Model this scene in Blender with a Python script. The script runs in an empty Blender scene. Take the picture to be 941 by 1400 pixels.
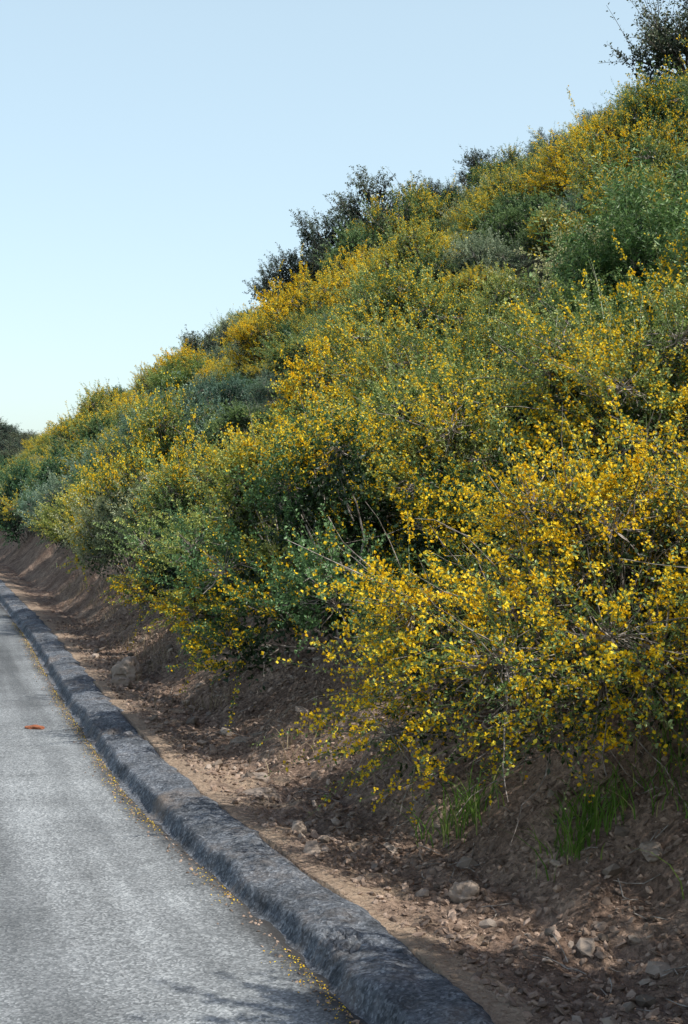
import bpy, math, numpy as np
from mathutils import Vector
rng = np.random.default_rng(7)
scene = bpy.context.scene

# ---------------------------------------------------------------- noise
def _hash(ix, iy, seed):
    h = (ix.astype(np.int64)*374761393 + iy.astype(np.int64)*668265263 + seed*974634777) & 0x7fffffff
    h = ((h ^ (h >> 13))*1274126177) & 0x7fffffff
    h = h ^ (h >> 16)
    return (h % 100003)/100003.0
def vnoise(x, y, seed=0):
    x = np.asarray(x, float); y = np.asarray(y, float)
    ix = np.floor(x); iy = np.floor(y); fx = x-ix; fy = y-iy
    fx = fx*fx*(3-2*fx); fy = fy*fy*(3-2*fy)
    a = _hash(ix, iy, seed); b = _hash(ix+1, iy, seed); c = _hash(ix, iy+1, seed); d = _hash(ix+1, iy+1, seed)
    return (a*(1-fx)+b*fx)*(1-fy)+(c*(1-fx)+d*fx)*fy*1.0
def fbm(x, y, seed=0, octv=4):
    s = 0; a = 1; t = 0
    for i in range(octv):
        s = s+a*(vnoise(x, y, seed+i*17)-.5)*2; t += a; a *= .5; x = x*2.03+5.1; y = y*2.03+1.7
    return s/t
def sstep(a, b, x):
    t = np.clip((x-a)/(b-a), 0, 1); return t*t*(3-2*t)

# ---------------------------------------------------------------- terrain
KW = 0.36
def curve(y):
    y = np.asarray(y, float)
    return -.23*sstep(4.0, 8.6, y)+.11*sstep(11, 20, y)
def terrain(x, y):
    return terr_r(np.asarray(x, float)-curve(y), y)
def terr_r(x, y):
    x = np.asarray(x, float); y = np.asarray(y, float)
    toe = 0.92+.22*fbm(y*.7, y*0+3, 5, 3)
    d = np.maximum(x-toe, 0)
    far = sstep(12, 22, y)
    ridge = 46-20*sstep(60, 110, y)+3*fbm(y*.03, y*0, 9, 2)
    dd = np.minimum(d, ridge)
    over = np.maximum(d-ridge, 0)
    h = .60*dd + .02 + .35*(1-np.exp(-over/8.))*8*.60 - .004*np.minimum(over, 200)**1.2*2
    h = h + .16*sstep(0, 1.5, d)
    h = h + far*.85*sstep(0, 2.6, d)
    h = h + 1.8*np.exp(-(((x-22)/10)**2+((y-78)/22)**2)) - .6*np.exp(-(((x-40)/9)**2+((y-68)/18)**2))
    amp = .02+.9*sstep(4, 30, x)+1.2*sstep(30, 80, x)
    h = h + amp*fbm(x*.12+y*.02, y*.11, 21, 3)*sstep(.8, 6, x)
    h = h + .14*fbm(x*1.3, y*1.1, 33, 3)*sstep(.7, 1.6, x)
    h = h + .07*fbm(x*4.5, y*4, 44, 3)*sstep(.36, 1.0, x)+.024*fbm(x*16, y*16, 45, 3)*sstep(.33, .6, x)
    h = h + (.055+.035*fbm(x*3, y*2.2, 61, 3))*sstep(1.0, .36, x)*(x > 0) - .02*np.exp(-((x-.62)/.15)**2)
    h = np.where(x > 0, h*(1-sstep(200, 420, y)*.85), h)
    h = np.where(x > 0, h*(1-sstep(-25, -90, y)*.7), h)
    h = np.where(x < .28, -.05, h)
    left = np.maximum(-8.2-x, 0)
    h = np.where(x < -8.2, -.05-.28*np.minimum(left, 45)+1.2*fbm(x*.05, y*.05, 71, 4)*sstep(0, 12, left), h)
    h = h + 43*np.exp(-(((x+60)/110)**2+((y-560)/110)**2))*sstep(330, 470, y)*(1+.25*fbm(x*.01, y*.01, 81, 3))
    return h

def lines(segs):
    out = []
    for a, b, n in segs:
        out.append(np.linspace(a, b, n, endpoint=False))
    return np.concatenate(out+[np.array([segs[-1][1]])])
def grid_mesh(name, xs, ys, fz, smooth=True, sgn=1):
    X, Y = np.meshgrid(xs, ys); Z = fz(X, Y)
    co = np.stack([X+sgn*curve(Y), Y, Z], -1).reshape(-1, 3)
    nx, ny = len(xs), len(ys)
    i = np.arange(ny-1)[:, None]*nx+np.arange(nx-1)[None, :]
    q = np.stack([i, i+1, i+1+nx, i+nx], -1).reshape(-1, 4)
    return mesh_from(name, co, q, smooth=smooth)
def mesh_from(name, co, faces, mat=None, tint=None, smooth=False):
    k = faces.shape[1]
    me = bpy.data.meshes.new(name)
    me.vertices.add(len(co)); me.vertices.foreach_set("co", co.astype(np.float32).ravel())
    me.loops.add(faces.size); me.loops.foreach_set("vertex_index", faces.astype(np.int32).ravel())
    me.polygons.add(len(faces)); me.polygons.foreach_set("loop_start", (np.arange(len(faces))*k).astype(np.int32))
    if mat is not None: me.polygons.foreach_set("material_index", mat.astype(np.int32))
    me.polygons.foreach_set("use_smooth", np.full(len(faces), smooth))
    if tint is not None:
        at = me.attributes.new("tint", 'FLOAT', 'FACE'); at.data.foreach_set("value", tint.astype(np.float32))
    me.update(calc_edges=True)
    return me
def add_obj(name, me, mats=(), loc=(0, 0, 0), rot=0, scale=1):
    ob = bpy.data.objects.new(name, me); scene.collection.objects.link(ob)
    for m in mats: me.materials.append(m)
    ob.location = loc; ob.rotation_euler = (0, 0, rot)
    ob.scale = (scale,)*3 if not hasattr(scale, '__len__') else scale
    return ob

# ---------------------------------------------------------------- materials
class NT:
    def __init__(s, name):
        s.m = bpy.data.materials.new(name); s.m.use_nodes = True
        s.t = s.m.node_tree; s.t.nodes.clear()
        s.out = s.n('ShaderNodeOutputMaterial')
    def n(s, typ, **kw):
        nd = s.t.nodes.new(typ)
        for k, v in kw.items(): setattr(nd, k, v)
        return nd
    def l(s, a, b): s.t.links.new(a, b)
    def pos(s, sc=(1, 1, 1)):
        g = s.n('ShaderNodeNewGeometry'); mp = s.n('ShaderNodeMapping'); mp.inputs['Scale'].default_value = sc
        s.l(g.outputs['Position'], mp.inputs['Vector']); return mp.outputs[0]
    def noise(s, scale, detail=4, rough=.6, sc=(1, 1, 1)):
        nd = s.n('ShaderNodeTexNoise'); nd.inputs['Scale'].default_value = scale
        nd.inputs['Detail'].default_value = detail; nd.inputs['Roughness'].default_value = rough
        s.l(s.pos(sc), nd.inputs['Vector']); return nd.outputs['Fac']
    def ramp(s, fac, stops):
        r = s.n('ShaderNodeValToRGB'); e = r.color_ramp.elements
        while len(e) < len(stops): e.new(.5)
        for i, (p, c) in enumerate(stops):
            e[i].position = p; e[i].color = (*c, 1) if hasattr(c, '__len__') else (c, c, c, 1)
        s.l(fac, r.inputs[0]); return r.outputs[0]
    def mix(s, f, a, b, mode='MIX'):
        m = s.n('ShaderNodeMix', data_type='RGBA', blend_type=mode)
        for v, i in ((f, 0), (a, 6), (b, 7)):
            if hasattr(v, 'links'): s.l(v, m.inputs[i])
            elif hasattr(v, '__len__'): m.inputs[i].default_value = (*v, 1)
            else: m.inputs[i].default_value = v if i == 0 else (v, v, v, 1)
        return m.outputs[2]
    def math(s, op, a, b=0.):
        m = s.n('ShaderNodeMath', operation=op)
        for v, i in ((a, 0), (b, 1)):
            if hasattr(v, 'links'): s.l(v, m.inputs[i])
            else: m.inputs[i].default_value = v
        return m.outputs[0]
    def bump(s, h, dist, strength=1, prev=None):
        b = s.n('ShaderNodeBump'); b.inputs['Distance'].default_value = dist; b.inputs['Strength'].default_value = strength
        s.l(h, b.inputs['Height'])
        if prev is not None: s.l(prev, b.inputs['Normal'])
        return b.outputs[0]
    def finish(s, col, rough=.9, nrm=None, spec=.2, transl=0):
        p = s.n('ShaderNodeBsdfPrincipled'); p.inputs['Roughness'].default_value = rough
        p.inputs['Specular IOR Level'].default_value = spec
        if hasattr(col, 'links'): s.l(col, p.inputs['Base Color'])
        else: p.inputs['Base Color'].default_value = (*col, 1)
        if nrm is not None: s.l(nrm, p.inputs['Normal'])
        sh = p.outputs[0]
        if transl:
            t = s.n('ShaderNodeBsdfTranslucent')
            if hasattr(col, 'links'): s.l(col, t.inputs[0])
            else: t.inputs[0].default_value = (*col, 1)
            mx = s.n('ShaderNodeMixShader'); mx.inputs[0].default_value = transl
            s.l(sh, mx.inputs[1]); s.l(t.outputs[0], mx.inputs[2]); sh = mx.outputs[0]
        s.l(sh, s.out.inputs[0]); return s.m

def mat_leaf(name, dark, mid, light, transl=.25):
    s = NT(name)
    a = s.n('ShaderNodeAttribute', attribute_name='tint')
    oi = s.n('ShaderNodeObjectInfo')
    c = s.ramp(a.outputs['Fac'], [(0, dark), (.5, mid), (1, light)])
    v2 = s.ramp(oi.outputs['Random'], [(0, (.42, .62, .68)), (.5, (1, 1, 1)), (1, (1.45, 1.2, .9))])
    c = s.mix(1, c, v2, 'MULTIPLY')
    return s.finish(c, .45, spec=.5, transl=transl)
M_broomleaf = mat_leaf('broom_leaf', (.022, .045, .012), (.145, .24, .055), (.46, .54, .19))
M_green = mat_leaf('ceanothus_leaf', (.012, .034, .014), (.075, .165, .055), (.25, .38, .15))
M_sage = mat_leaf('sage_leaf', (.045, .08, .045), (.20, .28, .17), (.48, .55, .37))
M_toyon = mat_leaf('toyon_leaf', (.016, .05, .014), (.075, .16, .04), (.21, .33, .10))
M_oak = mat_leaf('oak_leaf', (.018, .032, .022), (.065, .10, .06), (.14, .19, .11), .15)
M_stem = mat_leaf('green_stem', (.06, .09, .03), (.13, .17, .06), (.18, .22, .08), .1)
def mat_flower():
    s = NT('yellow_petal'); a = s.n('ShaderNodeAttribute', attribute_name='tint')
    c = s.ramp(a.outputs['Fac'], [(0, (.78, .42, .006)), (.5, (.94, .65, .016)), (1, (.98, .83, .09))])
    return s.finish(c, .6, spec=.2, transl=.3)
M_flower = mat_flower()
def mat_twig():
    s = NT('twig_bark'); c = s.ramp(s.noise(25, 2), [(.3, (.08, .06, .045)), (.7, (.46, .41, .36))])
    return s.finish(c, .9)
M_twig = mat_twig()
def mat_bark():
    s = NT('oak_bark'); n = s.noise(9, 5, sc=(1, 1, .3)); c = s.ramp(n, [(.3, (.05, .04, .032)), (.7, (.15, .125, .10))])
    return s.finish(c, .95, s.bump(n, .03))
M_bark = mat_bark()
def mat_grass():
    s = NT('grass_blade'); a = s.n('ShaderNodeAttribute', attribute_name='tint')
    c = s.ramp(a.outputs['Fac'], [(0, (.07, .15, .02)), (.6, (.17, .30, .05)), (1, (.42, .40, .16))])
    return s.finish(c, .5, transl=.4)
M_grass = mat_grass()
def mat_dry():
    s = NT('dry_grass'); a = s.n('ShaderNodeAttribute', attribute_name='tint')
    c = s.ramp(a.outputs['Fac'], [(0, (.12, .08, .05)), (1, (.42, .34, .22))])
    return s.finish(c, .7, transl=.2)
M_dry = mat_dry()

def mat_ground():
    s = NT('dirt_ground')
    g = s.n('ShaderNodeNewGeometry'); sx = s.n('ShaderNodeSeparateXYZ'); s.l(g.outputs['Position'], sx.inputs[0])
    n1 = s.noise(2.2, 6, .65); n2 = s.noise(28, 5, .7); n3 = s.noise(90, 3, .7)
    dirt = s.ramp(n1, [(.3, (.16, .105, .078)), (.5, (.28, .195, .145)), (.7, (.42, .31, .235))])
    chips = s.n('ShaderNodeTexVoronoi'); chips.inputs['Scale'].default_value = 42; s.l(s.pos(), chips.inputs['Vector'])
    cc = s.ramp(chips.outputs['Color'], [(0, .5), (1, 1.6)])
    dirt = s.mix(.8, dirt, cc, 'MULTIPLY')
    dirt = s.mix(.6, dirt, s.ramp(n2, [(.3, .45), (.7, 1.6)]), 'MULTIPLY')
    sand = s.ramp(n2, [(.3, (.40, .285, .20)), (.7, (.62, .48, .35))])
    xx = s.math('ADD', sx.outputs['X'], s.math('MULTIPLY', s.math('SUBTRACT', n1, .5), 2.2))
    m = s.math('MULTIPLY', s.math('SUBTRACT', .50, xx), 5.0)
    mc = s.n('ShaderNodeClamp'); s.l(m, mc.inputs[0])
    col = s.mix(s.math('MULTIPLY', mc.outputs[0], .8), dirt, sand)
    lit = s.ramp(s.noise(3.5, 8, .75), [(.35, (.03, .036, .016)), (.55, (.07, .07, .035)), (.75, (.14, .11, .07))])
    m2 = s.n('ShaderNodeClamp'); s.l(s.math('MULTIPLY', s.math('SUBTRACT', xx, 2.6), .9), m2.inputs[0])
    col = s.mix(m2.outputs[0], col, lit)
    m3 = s.n('ShaderNodeClamp'); s.l(s.math('MULTIPLY', s.math('SUBTRACT', -8.3, xx), .6), m3.inputs[0])
    col = s.mix(m3.outputs[0], col, lit)
    nr = s.bump(n3, .008); nr = s.bump(chips.outputs['Distance'], .018, .9, nr); nr = s.bump(n2, .045, .9, nr)
    return s.finish(col, .95, nr, .1)
M_ground = mat_ground()
def mat_road():
    s = NT('chip_seal_asphalt')
    vor = s.n('ShaderNodeTexVoronoi'); vor.inputs['Scale'].default_value = 110; s.l(s.pos(), vor.inputs['Vector'])
    base = s.ramp(vor.outputs['Color'], [(0, (.11, .118, .121)), (.5, (.215, .227, .23)), (1, (.42, .435, .435))])
    track = s.noise(1.0, 4, .6, (1.9, .09, 1)); tr = s.ramp(track, [(.37, .55), (.5, .97), (.62, 1.22)])
    c = s.mix(1, base, tr, 'MULTIPLY')
    pt = s.ramp(s.noise(1.6, 6, .65), [(.35, .78), (.65, 1.12)]); c = s.mix(1, c, pt, 'MULTIPLY')
    fine = s.ramp(s.noise(45, 4, .75), [(.35, .75), (.65, 1.2)]); c = s.mix(.7, c, fine, 'MULTIPLY')
    ga = s.n('ShaderNodeAttribute', attribute_name='gut')
    xx = s.math('ADD', ga.outputs['Fac'], s.math('MULTIPLY', s.math('SUBTRACT', s.noise(5, 5, .7, (1, .5, 1)), .5), .2))
    mk = s.n('ShaderNodeMapRange'); s.l(xx, mk.inputs[0]); mk.inputs[1].default_value = -.15; mk.inputs[2].default_value = -.02
    c = s.mix(s.math('MULTIPLY', mk.outputs[0], .9), c, (.035, .032, .03))
    xw = s.math('ADD', ga.outputs['Fac'], s.math('MULTIPLY', s.math('SUBTRACT', s.noise(.8, 4, .6, (1, .3, 1)), .5), .35))
    for off, wd, amt in ((.95, .28, .42), (.36, .10, .24)):
        tt = s.n('ShaderNodeMapRange', interpolation_type='SMOOTHERSTEP')
        dd = s.math('ABSOLUTE', s.math('ADD', xw, off)); s.l(dd, tt.inputs[0]); tt.inputs[1].default_value = wd; tt.inputs[2].default_value = .02
        c = s.mix(s.math('MULTIPLY', tt.outputs[0], amt), c, (.06, .065, .068))
    nr = s.bump(vor.outputs['Distance'], .003, .6)
    return s.finish(c, .85, nr, .25)
M_road = mat_road()
def mat_kerb():
    s = NT('asphalt_berm')
    vor = s.n('ShaderNodeTexVoronoi'); vor.inputs['Scale'].default_value = 90; s.l(s.pos(), vor.inputs['Vector'])
    c = s.ramp(vor.outputs['Color'], [(0, (.07, .078, .09)), (.6, (.155, .168, .187)), (1, (.31, .325, .345))])
    c = s.mix(1, c, s.ramp(s.noise(3.5, 6, .7), [(.3, .42), (.5, 1), (.7, 1.5)]), 'MULTIPLY')
    c = s.mix(.75, c, s.ramp(s.noise(30, 5, .7), [(.35, .45), (.6, 1.35)]), 'MULTIPLY')
    c = s.mix(s.ramp(s.noise(2.1, 5, .7), [(.52, 0.), (.72, .7)]), c, (.25, .20, .16))
    nr = s.bump(vor.outputs['Distance'], .005, .9); nr = s.bump(s.noise(22, 6, .75), .03, .9, nr)
    return s.finish(c, .9, nr, .2)
M_kerb = mat_kerb()
def mat_stone(name, a, b):
    s = NT(name); n = s.noise(14, 5, .7); oi = s.n('ShaderNodeAttribute', attribute_name='tint')
    c = s.ramp(n, [(.3, a), (.7, b)]); c = s.mix(1, c, s.ramp(oi.outputs['Fac'], [(0, .5), (1, 1.5)]), 'MULTIPLY')
    return s.finish(c, .9, s.bump(n, .01), .15)
M_chip = mat_stone('gravel_chip', (.18, .125, .095), (.38, .285, .22))
M_stone = mat_stone('field_stone', (.20, .155, .12), (.37, .30, .245))
M_brick = mat_stone('red_debris', (.25, .08, .04), (.38, .15, .08))

# ---------------------------------------------------------------- ground, road, kerb
xs = lines([(-900, -100, 16), (-100, -9, 40), (-9, -8, 4), (-8, .22, 6), (.22, .30, 4), (.30, 3.2, 155), (3.2, 8, 50), (8, 60, 110), (60, 200, 40), (200, 1200, 30)])
ys = lines([(-400, -20, 20), (-20, 2.5, 40), (2.5, 14, 460), (14, 30, 150), (30, 120, 180), (120, 400, 90), (400, 2500, 60)])
ground = add_obj('ground', grid_mesh('ground', xs, ys, terr_r), [M_ground])
def roadz(X, Y):
    return -.012*np.abs(X+4)*.5+.024+.004*fbm(X*1.5, Y*.6, 60, 2)-.02*sstep(-.07, -.0, X)*(.4+.6*vnoise(X*8, Y*7, 3))
rx = lines([(-8, -7.9, 2), (-7.9, -1, 40), (-1, -.2, 20), (-.2, .06, 18)])
ry = lines([(-60, 2, 40), (2, 14, 300), (14, 60, 120), (60, 420, 100)])
rm = grid_mesh('road', rx, ry, roadz)
at = rm.attributes.new('gut', 'FLOAT', 'POINT'); at.data.foreach_set('value', np.tile(rx, len(ry)).astype(np.float32))
road = add_obj('road', rm, [M_road])
def kerbz(X, Y):
    w = KW+.03*fbm(Y*2.2, Y*0, 8, 3)
    off = .036*fbm(Y*2.6, Y*0+9, 12, 5)
    v = (X-off)/w
    z = .10*(sstep(-.02, .15, v)*.8+.2*sstep(.1, .5, v))*(1-sstep(.70, 1.08, v)*.65)
    z = z + .024*fbm(X*9, Y*5, 13, 5)*sstep(.03, .2, v)
    for sd_, fr in ((15, .9), (16, .55)):
        c = np.abs(vnoise(Y*fr+X*.8+.15*fbm(X*9, Y*9, 4, 2), Y*0+2, sd_)-.5)
        z = z - .045*np.exp(-(c/.007)**2)*sstep(.0, .3, v)
    return z-.01
kx = lines([(-.03, .42, 60)])
ky = lines([(-30, 2, 60), (2, 14, 1000), (14, 40, 400), (40, 420, 400)])
kerb = add_obj('asphalt_kerb', grid_mesh('asphalt_kerb', kx, ky, kerbz), [M_kerb])
ky2 = lines([(-30, 420, 500)])
k2 = add_obj('asphalt_kerb', grid_mesh('asphalt_kerb_b', kx, ky2, kerbz, sgn=-1), [M_kerb], loc=(-8, 0, 0)); k2.scale = (-1, 1, 1)

# ---------------------------------------------------------------- plant builder
def nrmz(v): return v/np.maximum(np.linalg.norm(v, axis=-1, keepdims=True), 1e-9)
def tube(pts, rad, sides=4):
    N, K, _ = pts.shape
    d = nrmz(np.gradient(pts, axis=1))
    ref = np.where(np.abs(d[..., 2:3]) < .9, np.array([0, 0, 1.]), np.array([1., 0, 0]))
    a = nrmz(np.cross(d, ref)); b = np.cross(d, a)
    th = np.arange(sides)*2*np.pi/sides
    v = pts[:, :, None, :]+rad[:, :, None, None]*(a[:, :, None, :]*np.cos(th)[None, None, :, None]+b[:, :, None, :]*np.sin(th)[None, None, :, None])
    idx = np.arange(N*K*sides).reshape(N, K, sides)
    q = np.stack([idx[:, :-1, :], np.roll(idx, -1, 2)[:, :-1, :], np.roll(idx, -1, 2)[:, 1:, :], idx[:, 1:, :]], -1)
    return v.reshape(-1, 3), q.reshape(-1, 4)
class Acc:
    def __init__(s): s.v = []; s.f = []; s.m = []; s.t = []; s.n = 0
    def add(s, v, q, m, t):
        s.v.append(v); s.f.append(q+s.n); s.m.append(np.full(len(q), m)); s.n += len(v)
        s.t.append(np.broadcast_to(t, (len(q),)))
    def mesh(s, name):
        return mesh_from(name, np.concatenate(s.v), np.concatenate(s.f), np.concatenate(s.m), np.concatenate(s.t))
def quads(p, ld, sd, L, W):
    L = L[:, None]; W = W[:, None]; up = np.cross(ld, sd)
    v = np.stack([p, p+ld*L*.5+sd*W*.5+up*W*.15, p+ld*L, p+ld*L*.5-sd*W*.5+up*W*.15], 1).reshape(-1, 3)
    q = np.arange(len(v)).reshape(-1, 4); return v, q

def make_shrub(name, seed, H=1.4, R=1.0, nclump=22, nspr=40, nleaf=45, nflow=12, leafL=.02, leafW=.011,
               flowS=.017, sprL=.33, upr=.6, flow_bias=1., mats=None, trunk=False, cr=.34, lean=(0, 0), zmin=.1, spread=.6, sprrad=.0022, bare=0, fsig=.55, skirt=.3):
    r = np.random.default_rng(seed); A = Acc()
    az = r.uniform(0, 2*np.pi, nclump); rr = np.sqrt(r.uniform(0, 1, nclump))*.88
    top = np.sqrt(1-.85*rr**2)
    zz = H*(zmin+(.80-zmin)*top*(1-r.uniform(0, 1, nclump)**1.8*.75))*r.uniform(.8, 1.15, nclump)
    C = np.stack([R*rr*np.cos(az)+lean[0]*zz, R*rr*np.sin(az)+lean[1]*zz, zz], 1)
    if zmin < 0:   # skirts that hang down the bank on the downhill (-x) side
        k_ = np.clip(-C[:, 0]/R, 0, 1); C[:, 2] -= k_*skirt*H*r.uniform(.2, 1.2, nclump)
    crad = cr*R*r.uniform(.65, 1.25, nclump)
    cf = np.clip(r.normal(.75, fsig, nclump), 0, 2.)*flow_bias
    ct = r.uniform(-.2, .2, nclump)
    K = 7; u = np.linspace(0, 1, K)
    bs = r.normal(0, .07*R, (nclump, 3)); bs[:, 2] = -.12
    if trunk: bs[:] = np.array([0, 0, H*.28])
    mid = bs*.5+C*.5+r.normal(0, .08*R, (nclump, 3)); mid[:, 2] += .1*H*(0 if trunk else 1)
    P = (1-u)[None, :, None]**2*bs[:, None]+2*(u*(1-u))[None, :, None]*mid[:, None]+(u**2)[None, :, None]*C[:, None]
    P[:, 1:-1] += r.normal(0, .018*R, (nclump, K-2, 3))
    r0 = (.035*R if trunk else .011)*r.uniform(.7, 1.3, nclump)
    v, q = tube(P, r0[:, None]*(1-.7*u)[None], 5); A.add(v, q, 2, .5)
    if trunk:
        tp = np.array([[[0, 0, -.3], [.05*R, .02, H*.1], [-.04*R, .05, H*.2], [0, 0, H*.3]]])
        v, q = tube(tp, np.array([[.06, .045, .038, .032]])*H, 9); A.add(v, q, 2, .5)
    ci = np.repeat(np.arange(nclump), nspr); N = len(ci)
    off = nrmz(r.normal(size=(N, 3)))*(r.uniform(0, 1, (N, 1))**.45)*crad[ci][:, None]*np.array([1, 1, .8])
    O = C[ci]+off
    if zmin >= 0: O[:, 2] = np.maximum(O[:, 2], .04*H)
    cen = np.array([0, 0, .15*H])
    D = nrmz(nrmz(O-cen)*.7+nrmz(off)*.5+np.array([0, 0, upr])+r.normal(0, spread*.55, (N, 3)))
    L = sprL*r.uniform(.5, 1.35, N)*np.where(r.uniform(size=N) < .10, 1.6, 1)
    bend = r.normal(0, .12, (N, 3))*L[:, None]; bend[:, 2] -= .10*L
    k = 4; uu = np.linspace(0, 1, k)
    SP = O[:, None]+D[:, None]*(L[:, None]*uu[None])[..., None]+bend[:, None]*(uu**2)[None, :, None]
    v, q = tube(SP, sprrad*(1-.6*uu)[None]*np.ones((N, 1)), 3); A.add(v, q, 2 if trunk else 3, .5)
    P2 = np.stack([C[ci], C[ci]*.5+O*.5+r.normal(0, .02, (N, 3)), O], 1)
    if not bare: P2 = P2[::2]
    v, q = tube(P2, np.array([.004, .0032, .0024])[None]*np.ones((len(P2), 1)), 3); A.add(v, q, 2, .5)
    if bare:
        nb = bare; j = r.integers(0, nclump, nb); b0 = C[j]*r.uniform(.2, .9, (nb, 1)); dd = nrmz(C[j]-cen+r.normal(0, .5, (nb, 3)))
        uu2 = np.linspace(0, 1, 8)
        W = b0[:, None]+dd[:, None]*(r.uniform(.3, .9, nb)[:, None]*uu2[None])[..., None]+np.cumsum(r.normal(0, .018, (nb, 8, 3)), 1)
        v, q = tube(W, (.0048*(1-.75*uu2))[None]*np.ones((nb, 1)), 4); A.add(v, q, 2, .5)
    si = np.repeat(np.arange(N), nleaf); M = len(si); t = r.uniform(.02, 1, M)
    p = O[si]+D[si]*(L[si]*t)[:, None]+bend[si]*(t**2)[:, None]
    pr = nrmz(np.cross(D[si], r.normal(size=(M, 3))))
    ld = nrmz(D[si]*.55+pr+r.normal(0, .25, (M, 3))); sd = nrmz(np.cross(ld, pr+r.normal(0, .7, (M, 3))))
    p = p+pr*r.uniform(0, .012, M)[:, None]*(leafL/.02)
    s_ = r.uniform(.6, 1.35, M)
    v, q = quads(p, ld, sd, leafL*s_, leafW*s_)
    # tip leaves paler; leaves deep in the shrub darkened, inner shade painted into tint
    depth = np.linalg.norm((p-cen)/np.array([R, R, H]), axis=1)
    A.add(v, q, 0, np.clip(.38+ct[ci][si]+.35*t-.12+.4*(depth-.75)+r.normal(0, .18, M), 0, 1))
    Mi = int(M*.16); pi_ = C[r.integers(0, nclump, Mi)]+r.normal(0, 1, (Mi, 3))*(cr*R*.45)  # extra dark leaves in the core, added to deepen the shade inside
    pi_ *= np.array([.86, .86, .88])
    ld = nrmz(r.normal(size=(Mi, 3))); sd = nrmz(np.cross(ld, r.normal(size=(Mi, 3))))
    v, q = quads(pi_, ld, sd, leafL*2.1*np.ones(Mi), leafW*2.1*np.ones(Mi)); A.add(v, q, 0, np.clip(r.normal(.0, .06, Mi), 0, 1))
    if nflow > 0:
        nf = r.poisson(nflow*cf[ci]*r.uniform(.0, 2.0, N)); si = np.repeat(np.arange(N), nf); M = len(si)
        if M:
            t = r.uniform(.15, 1.03, M)
            pr = nrmz(np.cross(D[si], r.normal(size=(M, 3)))+np.array([0, 0, .3]))
            p = O[si]+D[si]*(L[si]*t)[:, None]+bend[si]*(t**2)[:, None]+pr*r.uniform(.004, .022, M)[:, None]
            S = flowS*r.uniform(.6, 1.3, M); tt = np.clip(r.normal(.5, .25, M), 0, 1)
            for j in range(2):
                ld = nrmz(pr+r.normal(0, .6, (M, 3))); sd = nrmz(np.cross(ld, r.normal(size=(M, 3))))
                v, q = quads(p, ld, sd, S, S*.85); A.add(v, q, 1, tt)
    me = A.mesh(name)
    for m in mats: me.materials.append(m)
    return me
MB = [M_broomleaf, M_flower, M_twig, M_stem]
proto = {}
protoC = bpy.data.collections.new('shrub_prototypes')
plist = []
def P(kind, n, **kw):
    ids = []
    for i in range(n):
        nm = '%02d_%s' % (len(plist), kind)
        me = make_shrub(nm, 100+len(plist)*7, **kw); ob = bpy.data.objects.new(nm, me); protoC.objects.link(ob)
        ids.append(len(plist)); plist.append(ob)
    proto[kind] = ids
P('broom_yellow', 3, nclump=22, nspr=32, nleaf=44, nflow=16, leafL=.020, leafW=.013, flowS=.018, mats=MB, upr=.55, cr=.25, sprL=.26)
P('broom_green', 3, nclump=22, nspr=32, nleaf=52, nflow=5, leafL=.020, leafW=.013, mats=MB, upr=.6, cr=.25, sprL=.26)
P('ceanothus', 3, H=1.3, nclump=22, nspr=30, nleaf=55, nflow=0.0, leafL=.023, leafW=.016, mats=[M_green, M_flower, M_twig, M_stem], upr=.3, cr=.24, sprL=.21)
P('sage', 2, H=1.1, nclump=20, nspr=30, nleaf=46, nflow=.3, leafL=.025, leafW=.011, mats=[M_sage, M_flower, M_twig, M_stem], upr=.7, cr=.26, sprL=.25)
P('toyon', 2, H=1.6, R=.95, nclump=18, nspr=24, nleaf=44, nflow=0, leafL=.042, leafW=.017, sprL=.38, mats=[M_toyon, M_flower, M_twig, M_stem], upr=1.1, spread=.4, cr=.27)
P('broom_gold', 2, nclump=24, nspr=32, nleaf=32, nflow=28, leafL=.020, leafW=.013, flowS=.02, mats=MB, upr=.55, cr=.26, sprL=.25, fsig=.4)

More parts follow.
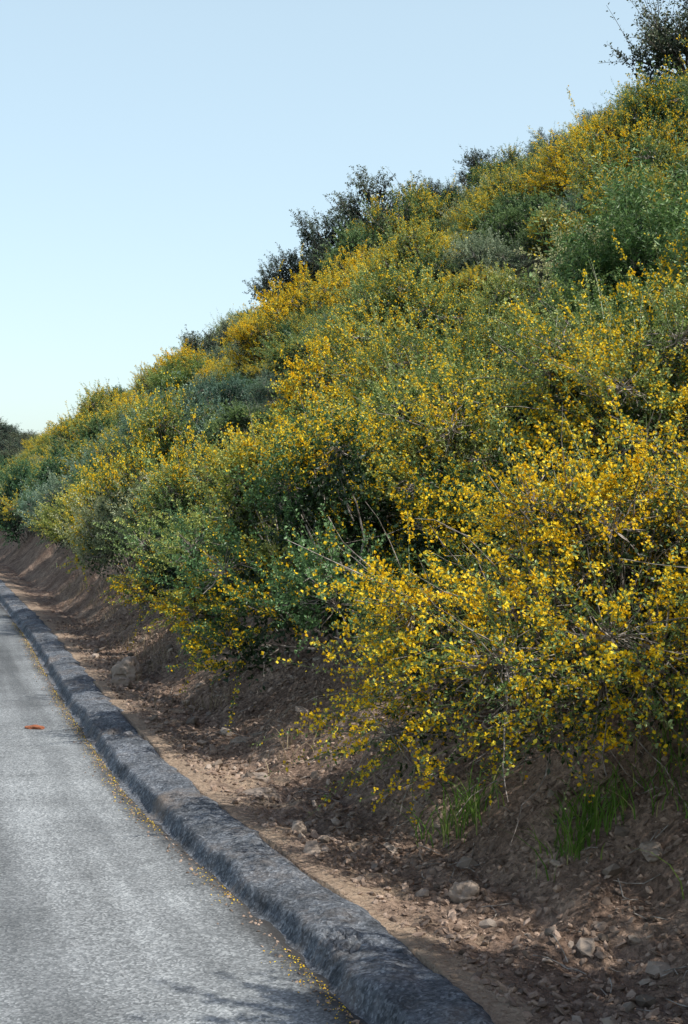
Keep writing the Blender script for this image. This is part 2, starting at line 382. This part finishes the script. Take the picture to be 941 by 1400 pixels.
# ---------------------------------------------------------------- GN instancer
def instancer(name, pts, idx, scl, rot, coll):
    me = bpy.data.meshes.new(name); me.from_pydata([tuple(p) for p in pts], [], [])
    a = me.attributes.new('idx', 'INT', 'POINT'); a.data.foreach_set('value', np.asarray(idx, np.int32))
    a = me.attributes.new('scl', 'FLOAT_VECTOR', 'POINT'); a.data.foreach_set('vector', np.asarray(scl, np.float32).ravel())
    a = me.attributes.new('rot', 'FLOAT_VECTOR', 'POINT'); a.data.foreach_set('vector', np.asarray(rot, np.float32).ravel())
    ob = bpy.data.objects.new(name, me); scene.collection.objects.link(ob)
    ng = bpy.data.node_groups.new(name, 'GeometryNodeTree')
    ng.interface.new_socket('Geometry', in_out='INPUT', socket_type='NodeSocketGeometry')
    ng.interface.new_socket('Geometry', in_out='OUTPUT', socket_type='NodeSocketGeometry')
    N = ng.nodes; gi = N.new('NodeGroupInput'); go = N.new('NodeGroupOutput')
    ci = N.new('GeometryNodeCollectionInfo'); ci.inputs['Collection'].default_value = coll
    ci.inputs['Separate Children'].default_value = True; ci.inputs['Reset Children'].default_value = True
    ip = N.new('GeometryNodeInstanceOnPoints'); ip.inputs['Pick Instance'].default_value = True
    def at(n, t):
        x = N.new('GeometryNodeInputNamedAttribute'); x.data_type = t; x.inputs['Name'].default_value = n; return x.outputs[0]
    L = ng.links
    L.new(gi.outputs[0], ip.inputs['Points']); L.new(ci.outputs[0], ip.inputs['Instance'])
    L.new(at('idx', 'INT'), ip.inputs['Instance Index']); L.new(at('scl', 'FLOAT_VECTOR'), ip.inputs['Scale'])
    e = N.new('FunctionNodeEulerToRotation'); L.new(at('rot', 'FLOAT_VECTOR'), e.inputs[0]); L.new(e.outputs[0], ip.inputs['Rotation'])
    L.new(ip.outputs[0], go.inputs[0])
    md = ob.modifiers.new('scatter', 'NODES'); md.node_group = ng
    return ob

pts = []; idx = []; scl = []; rot = []
def put(kd, x, y, s, h=1.0):
    ids = proto[kd]; idx.append(ids[rng.integers(len(ids))])
    if kd == 'toyon': s = min(s, 1.15)
    pts.append((x, y, float(terrain(x, y))-.08)); scl.append((s, s, s*h)); rot.append((rng.normal(0, .08), -.2+rng.normal(0, .08), rng.uniform(0, 6.28)))
def scatter(x0, x1, y0, y1, sp, smul):
    n = int((x1-x0)*(y1-y0)/sp**2*2.2); cell = {}; X = []
    for _ in range(n):
        x = rng.uniform(x0, x1); y = rng.uniform(y0, y1); rad = sp*rng.choice([.62, .85, 1.15])
        ang = math.degrees(math.atan2(x+1.32, y))
        if ang > 47 or ang < -5: continue
        cx, cy = int(x//(sp*1.3)), int(y//(sp*1.3)); ok = True
        for a in (-1, 0, 1):
            for b in (-1, 0, 1):
                for (px, py, pr) in cell.get((cx+a, cy+b), ()):
                    if (px-x)**2+(py-y)**2 < ((pr+rad)*.5)**2: ok = False
        if ok: cell.setdefault((cx, cy), []).append((x, y, rad)); X.append((x, y, rad/sp))
    X = np.array(X); x = X[:, 0]; y = X[:, 1]
    n1 = fbm(x*.16, y*.16, 301, 3); n2 = fbm(x*.22+9, y*.22, 302, 3)
    for i in range(len(x)):
        u = rng.uniform(); a = n1[i]+rng.normal(0, .26)-.34*min(1, max(0, (x[i]-9)/11)); b = n2[i]+rng.normal(0, .35)
        if a > .46: kd = 'broom_gold'
        elif a > .06: kd = 'broom_yellow'
        elif a > -.34: kd = 'broom_green' if b < .18 else 'sage'
        else: kd = 'ceanothus' if b < .14 else 'sage'
        if u < .05: kd = 'toyon'
        put(kd, x[i], y[i], smul*X[i, 2]*rng.uniform(.88, 1.1), rng.uniform(.7, 1.2))
scatter(3.4, 14, 1, 40, 1.55, 1.06)
scatter(14, 50, 1, 40, 2.0, 1.35)
scatter(2.6, 5, 40, 130, 1.6, 1.25)
scatter(5, 62, 40, 125, 2.2, 1.45)
scatter(3, 60, 125, 250, 3.0, 1.9)
for y in np.arange(18.4, 130, 1.4):
    kd = rng.choice(['broom_yellow', 'broom_yellow', 'broom_green', 'broom_green', 'ceanothus', 'sage'])
    put(kd, 1.85+rng.uniform(-.3, .9), y, rng.uniform(.85, 1.35), rng.uniform(1, 1.35))
# the broom in fullest flower stands in drifts
for x, y, s, kd in [(9.3, 41, 1.7, 'broom_gold'), (10.6, 41.5, 1.7, 'broom_gold'), (8.2, 40.5, 1.3, 'broom_gold'),
                    (17.2, 54, 2.2, 'broom_yellow'), (15.6, 53.5, 2.0, 'ceanothus'),
                    (13.4, 30, 1.4, 'broom_gold'), (14.8, 31, 1.4, 'broom_yellow'), (12, 31, 1.2, 'broom_yellow'),
                    (3.6, 16.2, 1.15, 'broom_gold'), (4.6, 17, 1.1, 'broom_yellow')]:
    put(kd, x, y, s, 1.1)
instancer('hillside_shrubs', pts, idx, scl, rot, protoC)
print('shrub instances', len(pts))

# ---------------------------------------------------------------- roadside shrubs (individual plants)
def plant(name, me, x, y, rot=0, scale=1, dz=-.06):
    ob = bpy.data.objects.new(name, me); scene.collection.objects.link(ob)
    ob.location = (x, y, float(terrain(x, y))+dz); ob.rotation_euler = (0, 0, rot)
    ob.scale = scale if hasattr(scale, '__len__') else (scale,)*3
    return ob
hero = dict(mats=MB)
mA = make_shrub('hero_broom_a', 11, H=1.2, R=1.35, nclump=52, nspr=42, nleaf=21, nflow=19, flowS=.016, sprL=.32, upr=.18, cr=.20, zmin=-.1, lean=(-.1, -.05), leafL=.018, leafW=.010, bare=460, fsig=.4, **hero)
mB = make_shrub('hero_broom_b', 12, H=1.55, R=1.05, nclump=38, nspr=42, nleaf=56, nflow=13, flowS=.0165, sprL=.26, upr=.45, cr=.21, zmin=-.03, lean=(-.1, 0), leafL=.020, leafW=.012, bare=60, fsig=.9, skirt=.12, **hero)
mC = make_shrub('hero_broom_c', 13, H=1.5, R=1.1, nclump=34, nspr=40, nleaf=42, nflow=12, flowS=.016, sprL=.32, upr=.65, cr=.22, zmin=.0, leafL=.018, leafW=.010, bare=140, fsig=.7, **hero)
mD = make_shrub('hero_coarse', 14, H=2.0, R=.9, nclump=26, nspr=30, nleaf=44, nflow=0, sprL=.5, upr=1.5, cr=.22, spread=.35, leafL=.05, leafW=.014, mats=[M_toyon, M_flower, M_twig, M_stem], bare=30)
mE = make_shrub('hero_grey', 15, H=1.3, R=1.0, nclump=30, nspr=36, nleaf=50, nflow=1, sprL=.26, upr=.6, cr=.22, leafL=.024, leafW=.014, mats=[M_sage, M_flower, M_twig, M_stem], bare=30)
mF = make_shrub('hero_ceanothus', 16, H=1.4, R=1.0, nclump=30, nspr=38, nleaf=60, nflow=2, sprL=.25, upr=.4, cr=.21, leafL=.023, leafW=.015, mats=[M_green, M_flower, M_twig, M_stem], bare=30)
plant('broom_shrub', mA, 1.95, 6.3, 0, 1.0)
plant('broom_shrub', mA, 2.75, 4.85, .5, (.9, .9, .85))
plant('broom_shrub', mC, 3.2, 8.0, 4.2, 1.0)
plant('broom_shrub', mC, 4.2, 6.5, 1.1, 1.0)
plant('broom_shrub', mB, 1.58, 9.3, 0, 1.05)
plant('broom_shrub', mC, 2.7, 9.9, 2.4, 1.1)
plant('broom_shrub', mB, 1.75, 11.7, .3, 1.05)
plant('ceanothus_shrub', mF, 3.0, 11.7, 2.4, 1.0)
plant('broom_shrub', mA, 2.6, 13.3, .8, 1.0)
plant('ceanothus_shrub', mF, 1.65, 13.8, 1.4, .9)
plant('broom_shrub', mB, 1.75, 15.7, .6, 1.0)
plant('sage_shrub', mE, 1.8, 17.4, 2.9, .95)
plant('broom_shrub', mC, 3.7, 13.3, 5.1, 1.15)
plant('ceanothus_shrub', mF, 3.9, 10.0, 5.1, 1.0)
plant('coarse_leaved_shrub', mD, 4.6, 10.6, .4, 1.0)
plant('coarse_leaved_shrub', mD, 5.3, 11.2, 2.4, 1.0)
plant('ceanothus_shrub', mF, 1.72, 2.85, .9, (.95, .95, 1.75))
plant('ceanothus_shrub', mF, 1.7, 1.55, 2.9, (1.0, 1.0, 2.3))

# ---------------------------------------------------------------- oak trees on the skyline
mo = [M_oak, M_flower, M_bark, M_stem]
oaks = [make_shrub('oak_crown_%d' % i, 50+i, H=4.2, R=2.1, nclump=17, nspr=17, nleaf=24, nflow=0, leafL=.09, leafW=.05, sprL=.7,
        upr=.4, trunk=True, mats=mo, cr=.2, zmin=.35, sprrad=.012) for i in range(3)]
for i, (x, y, s, k) in enumerate([(36.6, 66, 1.75, 0), (39.8, 66, 1.75, 1), (35.6, 67, .9, 2), (38.2, 65, .9, 2), (20.4, 68, 1.1, 1), (18.0, 68.5, 1.05, 0), (16.6, 68, .9, 2),
     (16.2, 72, .8, 1), (26.3, 68, .8, 2), (10.6, 62, .65, 1), (13.2, 68, .55, 0), (29.5, 68, .65, 1), (23.4, 68, .65, 0), (32.5, 67, .7, 2), (8.6, 64, .55, 2)]):
    plant('oak_tree', oaks[k], x, y, i*1.9, s, -.1)
dp = []; di = []; ds = []; dr = []
oc = bpy.data.collections.new('oak_prototypes')
for i, m in enumerate(oaks):
    o = bpy.data.objects.new('oak_proto_%d' % i, m); oc.objects.link(o)
for i in range(900):
    x = rng.uniform(-200, 60); y = rng.uniform(400, 580)
    dp.append((x, y, float(terrain(x, y))-.5)); di.append(rng.integers(3)); s = rng.uniform(1.4, 2.6); ds.append((s*1.3, s*1.3, s)); dr.append((0, 0, rng.uniform(0, 6)))
instancer('distant_trees', dp, di, ds, dr, oc)

# ---------------------------------------------------------------- gravel, stones
def ico():
    t = (1+5**.5)/2
    v = np.array([[-1, t, 0], [1, t, 0], [-1, -t, 0], [1, -t, 0], [0, -1, t], [0, 1, t], [0, -1, -t], [0, 1, -t], [t, 0, -1], [t, 0, 1], [-t, 0, -1], [-t, 0, 1]], float)
    f = np.array([[0, 11, 5], [0, 5, 1], [0, 1, 7], [0, 7, 10], [0, 10, 11], [1, 5, 9], [5, 11, 4], [11, 10, 2], [10, 7, 6], [7, 1, 8], [3, 9, 4], [3, 4, 2], [3, 2, 6], [3, 6, 8], [3, 8, 9], [4, 9, 5], [2, 4, 11], [6, 2, 10], [8, 6, 7], [9, 8, 1]])
    return v/np.linalg.norm(v[0]), f
def rocks(name, x, y, size, mat, sink=.3, zfun=terrain, flat=.5):
    iv, f = ico(); n = len(x)
    v = iv[None]*(1+rng.uniform(-.35, .3, (n, 12, 1)))
    v = v*np.stack([rng.uniform(.7, 1.3, n), rng.uniform(.5, 1, n), rng.uniform(.35, .8, n)*flat*2], 1)[:, None]
    ax = rng.normal(0, .35, (n, 2)); th = rng.uniform(0, 6.28, n)
    c, s = np.cos(th)[:, None], np.sin(th)[:, None]
    X = v[..., 0]*c-v[..., 1]*s; Y = v[..., 0]*s+v[..., 1]*c; Z = v[..., 2]+X*ax[:, :1]+Y*ax[:, 1:]
    v = np.stack([X, Y, Z], -1)*size[:, None, None]
    v += np.stack([x, y, zfun(x, y)+size*.35*(1-sink)], 1)[:, None]
    F = (f[None]+np.arange(n)[:, None, None]*12).reshape(-1, 3)
    return add_obj(name, mesh_from(name, v.reshape(-1, 3), F, np.zeros(len(F)), np.repeat(rng.uniform(0, 1, n), 20)), [mat])
n = 34000
gy = 2.5+rng.uniform(0, 1, n)**1.5*18; gx = .38+rng.uniform(0, 1, n)**1.0*2.3+curve(gy)
rocks('gravel', gx, gy, .004+.02*rng.uniform(0, 1, n)**3, M_chip)
n = 480
gy = 2.5+rng.uniform(0, 1, n)**1.3*16; gx = .42+rng.uniform(0, 1, n)*2+curve(gy)
rocks('loose_rocks', gx, gy, .015+.04*rng.uniform(0, 1, n)**2, M_stone)
n = 900
gy = 2.5+rng.uniform(0, 1, n)**1.3*16; gx = -.03-np.abs(rng.normal(0, .05, n))+curve(gy)
rocks('gutter_grit', gx, gy, rng.uniform(.003, .009, n), M_chip, zfun=lambda x, y: roadz(x-curve(y), y))
# fallen twigs lying on the bank
def twigs():
    n = 500; y = 3+rng.uniform(0, 1, n)**1.3*15; x = .8+rng.uniform(0, 1, n)*1.6+curve(y); a = rng.uniform(0, 6.28, n); L = rng.uniform(.04, .2, n)
    u = np.linspace(0, 1, 4); X = x[:, None]+np.cos(a)[:, None]*L[:, None]*u+rng.normal(0, .006, (n, 4)); Y = y[:, None]+np.sin(a)[:, None]*L[:, None]*u+rng.normal(0, .006, (n, 4))
    Pt = np.stack([X, Y, terrain(X, Y)+.008+rng.uniform(0, .012, (n, 1))], -1)
    v, q = tube(Pt, np.full((n, 4), .0022), 4)
    add_obj('fallen_twigs', mesh_from('fallen_twigs', v, q, np.zeros(len(q)), np.full(len(q), .5)), [M_twig])
twigs()
from mathutils import noise as mnoise
def stone(name, x, y, s, sc, mat, seed, dz=0, zf=None):
    import bmesh
    x = x+float(curve(y))
    bm = bmesh.new(); bmesh.ops.create_icosphere(bm, subdivisions=4, radius=1)
    for v in bm.verts:
        p = v.co.copy(); nn = mnoise.noise(p*1.1+Vector((seed, 0, 0)))*.35+mnoise.noise(p*3+Vector((seed, 4, 0)))*.12
        c = mnoise.cell(p*1.6+Vector((seed, 1, 1)))*.14
        v.co = p*(1+nn+c)
    me = bpy.data.meshes.new(name); bm.to_mesh(me); bm.free()
    at = me.attributes.new('tint', 'FLOAT', 'FACE'); at.data.foreach_set('value', np.full(len(me.polygons), .5, np.float32))
    z = float(terrain(x, y)) if zf is None else zf
    return add_obj(name, me, [mat], (x, y, z+dz), seed*1.3, (s*sc[0], s*sc[1], s*sc[2]))
stone('field_stone', 1.42, 5.0, .06, (1.1, .8, .6), M_stone, 1.1, .01)
stone('field_stone', .80, 5.35, .065, (.9, .7, .8), M_stone, 2.3, .02)
stone('field_stone', .66, 13.3, .15, (1.1, .8, .95), M_stone, 3.9, .06)
stone('field_stone', .52, 12.6, .09, (1, .8, .6), M_stone, 9.4, .02)
stone('field_stone', .60, 7.6, .12, (1.1, .8, .35), M_stone, 5.2, .0)
stone('field_stone', .72, 8.1, .08, (1.2, .8, .4), M_stone, 6.6, .0)
stone('field_stone', .58, 6.9, .06, (1.1, .8, .5), M_stone, 7.9, .0)
stone('field_stone', .9, 9.3, .07, (1.2, .8, .5), M_stone, 8.9, .0)
zr = float(roadz(np.array([-.35]), np.array([10.7]))[0])
stone('brick_fragment', -.35, 10.7, .035, (1.9, .8, .5), M_brick, 4.4, .01, zr)

# ---------------------------------------------------------------- petals
def petals():
    n = 3000
    x = -.025-np.abs(rng.normal(0, .045, n)); y = 2.5+rng.uniform(0, 1, n)**1.2*20
    k = vnoise(y*1.5, y*0, 90) > .3; x = x[k]; y = y[k]; n = len(x)
    p = np.stack([x+curve(y), y, roadz(x, y)+.006], 1); a = rng.uniform(0, 6.28, n)
    ld = nrmz(np.stack([np.cos(a), np.sin(a), rng.normal(0, .3, n)], 1)); sd = nrmz(np.stack([-np.sin(a), np.cos(a), rng.normal(0, .3, n)], 1))
    s = rng.uniform(.004, .010, n); v, q = quads(p, ld, sd, s, s*.8)
    add_obj('fallen_petals', mesh_from('fallen_petals', v, q, np.zeros(n), rng.uniform(.0, .8, n)), [M_flower])
petals()

# ---------------------------------------------------------------- grass tufts
def grass(name, x, y, n, h, r, mat=None):
    K = 5; u = np.linspace(0, 1, K)
    bx = x+rng.normal(0, r, n); by = y+rng.normal(0, r, n); b = np.stack([bx, by, terrain(bx, by)-.01], 1)
    d = rng.normal(0, .5, (n, 2)); hh = h*rng.uniform(.25, 1.15, n)
    P_ = b[:, None]+np.stack([d[:, :1]*hh[:, None]*u**2, d[:, 1:]*hh[:, None]*u**2, hh[:, None]*(u-.25*u**3)[None]*np.ones((n, 1))], -1)
    a = rng.uniform(0, 6.28, n); sd = np.stack([np.cos(a), np.sin(a), 0*a], 1)[:, None]
    w = (.0035*(1-u**2*.95))[None, :, None]
    V = np.stack([P_-sd*w, P_+sd*w], 2); i = np.arange(n*K*2).reshape(n, K, 2)
    q = np.stack([i[:, :-1, 0], i[:, :-1, 1], i[:, 1:, 1], i[:, 1:, 0]], -1).reshape(-1, 4)
    me = mesh_from(name, V.reshape(-1, 3), q, np.zeros(len(q)), np.repeat(np.clip(rng.normal(.45, .25, n), 0, 1), K-1))
    add_obj(name, me, [mat or M_grass])
for (x, y, n, h, r) in [(1.30, 5.4, 120, .24, .10), (1.40, 5.5, 100, .24, .09), (1.7, 5.1, 120, .3, .12), (1.85, 4.8, 160, .32, .14), (1.1, 6.3, 110, .3, .09),
                        (1.9, 5.2, 200, .4, .16), (1.5, 8.2, 60, .2, .1), (2.0, 4.5, 260, .42, .15), (2.2, 4.8, 260, .45, .2), (1.65, 4.45, 200, .36, .12)]:
    grass('grass_tuft', x, y, n, h, r)
for (x, y) in [(1.0, 13.2), (1.05, 15.4), (1.0, 17.2), (.8, 11.2), (1.1, 19.5), (1.2, 21.5), (.95, 8.4), (.8, 14.3), (.9, 16.2), (1.2, 7.4), (1.0, 23.5), (1.1, 26)]:
    grass('dry_weeds', x, y, 60, .24, .16, M_dry)

# ---------------------------------------------------------------- world, sun, camera
SUN_AZ, SUN_EL = 134, 51
w = bpy.data.worlds.new('World'); scene.world = w; w.use_nodes = True
nt = w.node_tree; bg = nt.nodes['Background']; sky = nt.nodes.new('ShaderNodeTexSky'); sky.sky_type = 'NISHITA'
sky.sun_disc = False; sky.sun_elevation = math.radians(SUN_EL); sky.sun_rotation = math.radians(SUN_AZ)
sky.air_density = 1.0; sky.dust_density = 2.0; sky.ozone_density = 1.0
# bright haze that hangs low in the sky and thins out towards the zenith
tc = nt.nodes.new('ShaderNodeTexCoord'); sp = nt.nodes.new('ShaderNodeSeparateXYZ'); nt.links.new(tc.outputs['Generated'], sp.inputs[0])
mr = nt.nodes.new('ShaderNodeMapRange'); mr.interpolation_type = 'SMOOTHSTEP'; nt.links.new(sp.outputs['Z'], mr.inputs[0])
mr.inputs[1].default_value = .32; mr.inputs[2].default_value = .62; mr.inputs[3].default_value = 1; mr.inputs[4].default_value = 0
mx = nt.nodes.new('ShaderNodeMix'); mx.data_type = 'RGBA'; mx.blend_type = 'ADD'; nt.links.new(mr.outputs[0], mx.inputs[0])
nt.links.new(sky.outputs[0], mx.inputs[6]); mx.inputs[7].default_value = (2.65, 3.3, 3.15, 1)
nt.links.new(mx.outputs[2], bg.inputs[0]); bg.inputs[1].default_value = .135
sd = bpy.data.lights.new('sun', 'SUN'); sd.energy = 5; sd.angle = math.radians(.5); sd.color = (1, .97, .91)
so = bpy.data.objects.new('sun', sd); scene.collection.objects.link(so)
e, a = math.radians(SUN_EL), math.radians(SUN_AZ)
to = Vector((math.sin(a)*math.cos(e), math.cos(a)*math.cos(e), math.sin(e)))
so.rotation_euler = to.to_track_quat('Z', 'Y').to_euler(); so.location = (20, -10, 30)
cd = bpy.data.cameras.new('camera'); cam = bpy.data.objects.new('camera', cd); scene.collection.objects.link(cam)
cd.sensor_fit = 'VERTICAL'; cd.sensor_height = 36; cd.lens = 50; cd.clip_end = 5000; cd.clip_start = .05
cam.location = (-1.32, 0, 1.6); cam.rotation_euler = (math.radians(90), 0, math.radians(-16.2))
scene.camera = cam
scene.view_settings.view_transform = 'Standard'; scene.view_settings.look = 'None'; scene.view_settings.exposure = 0
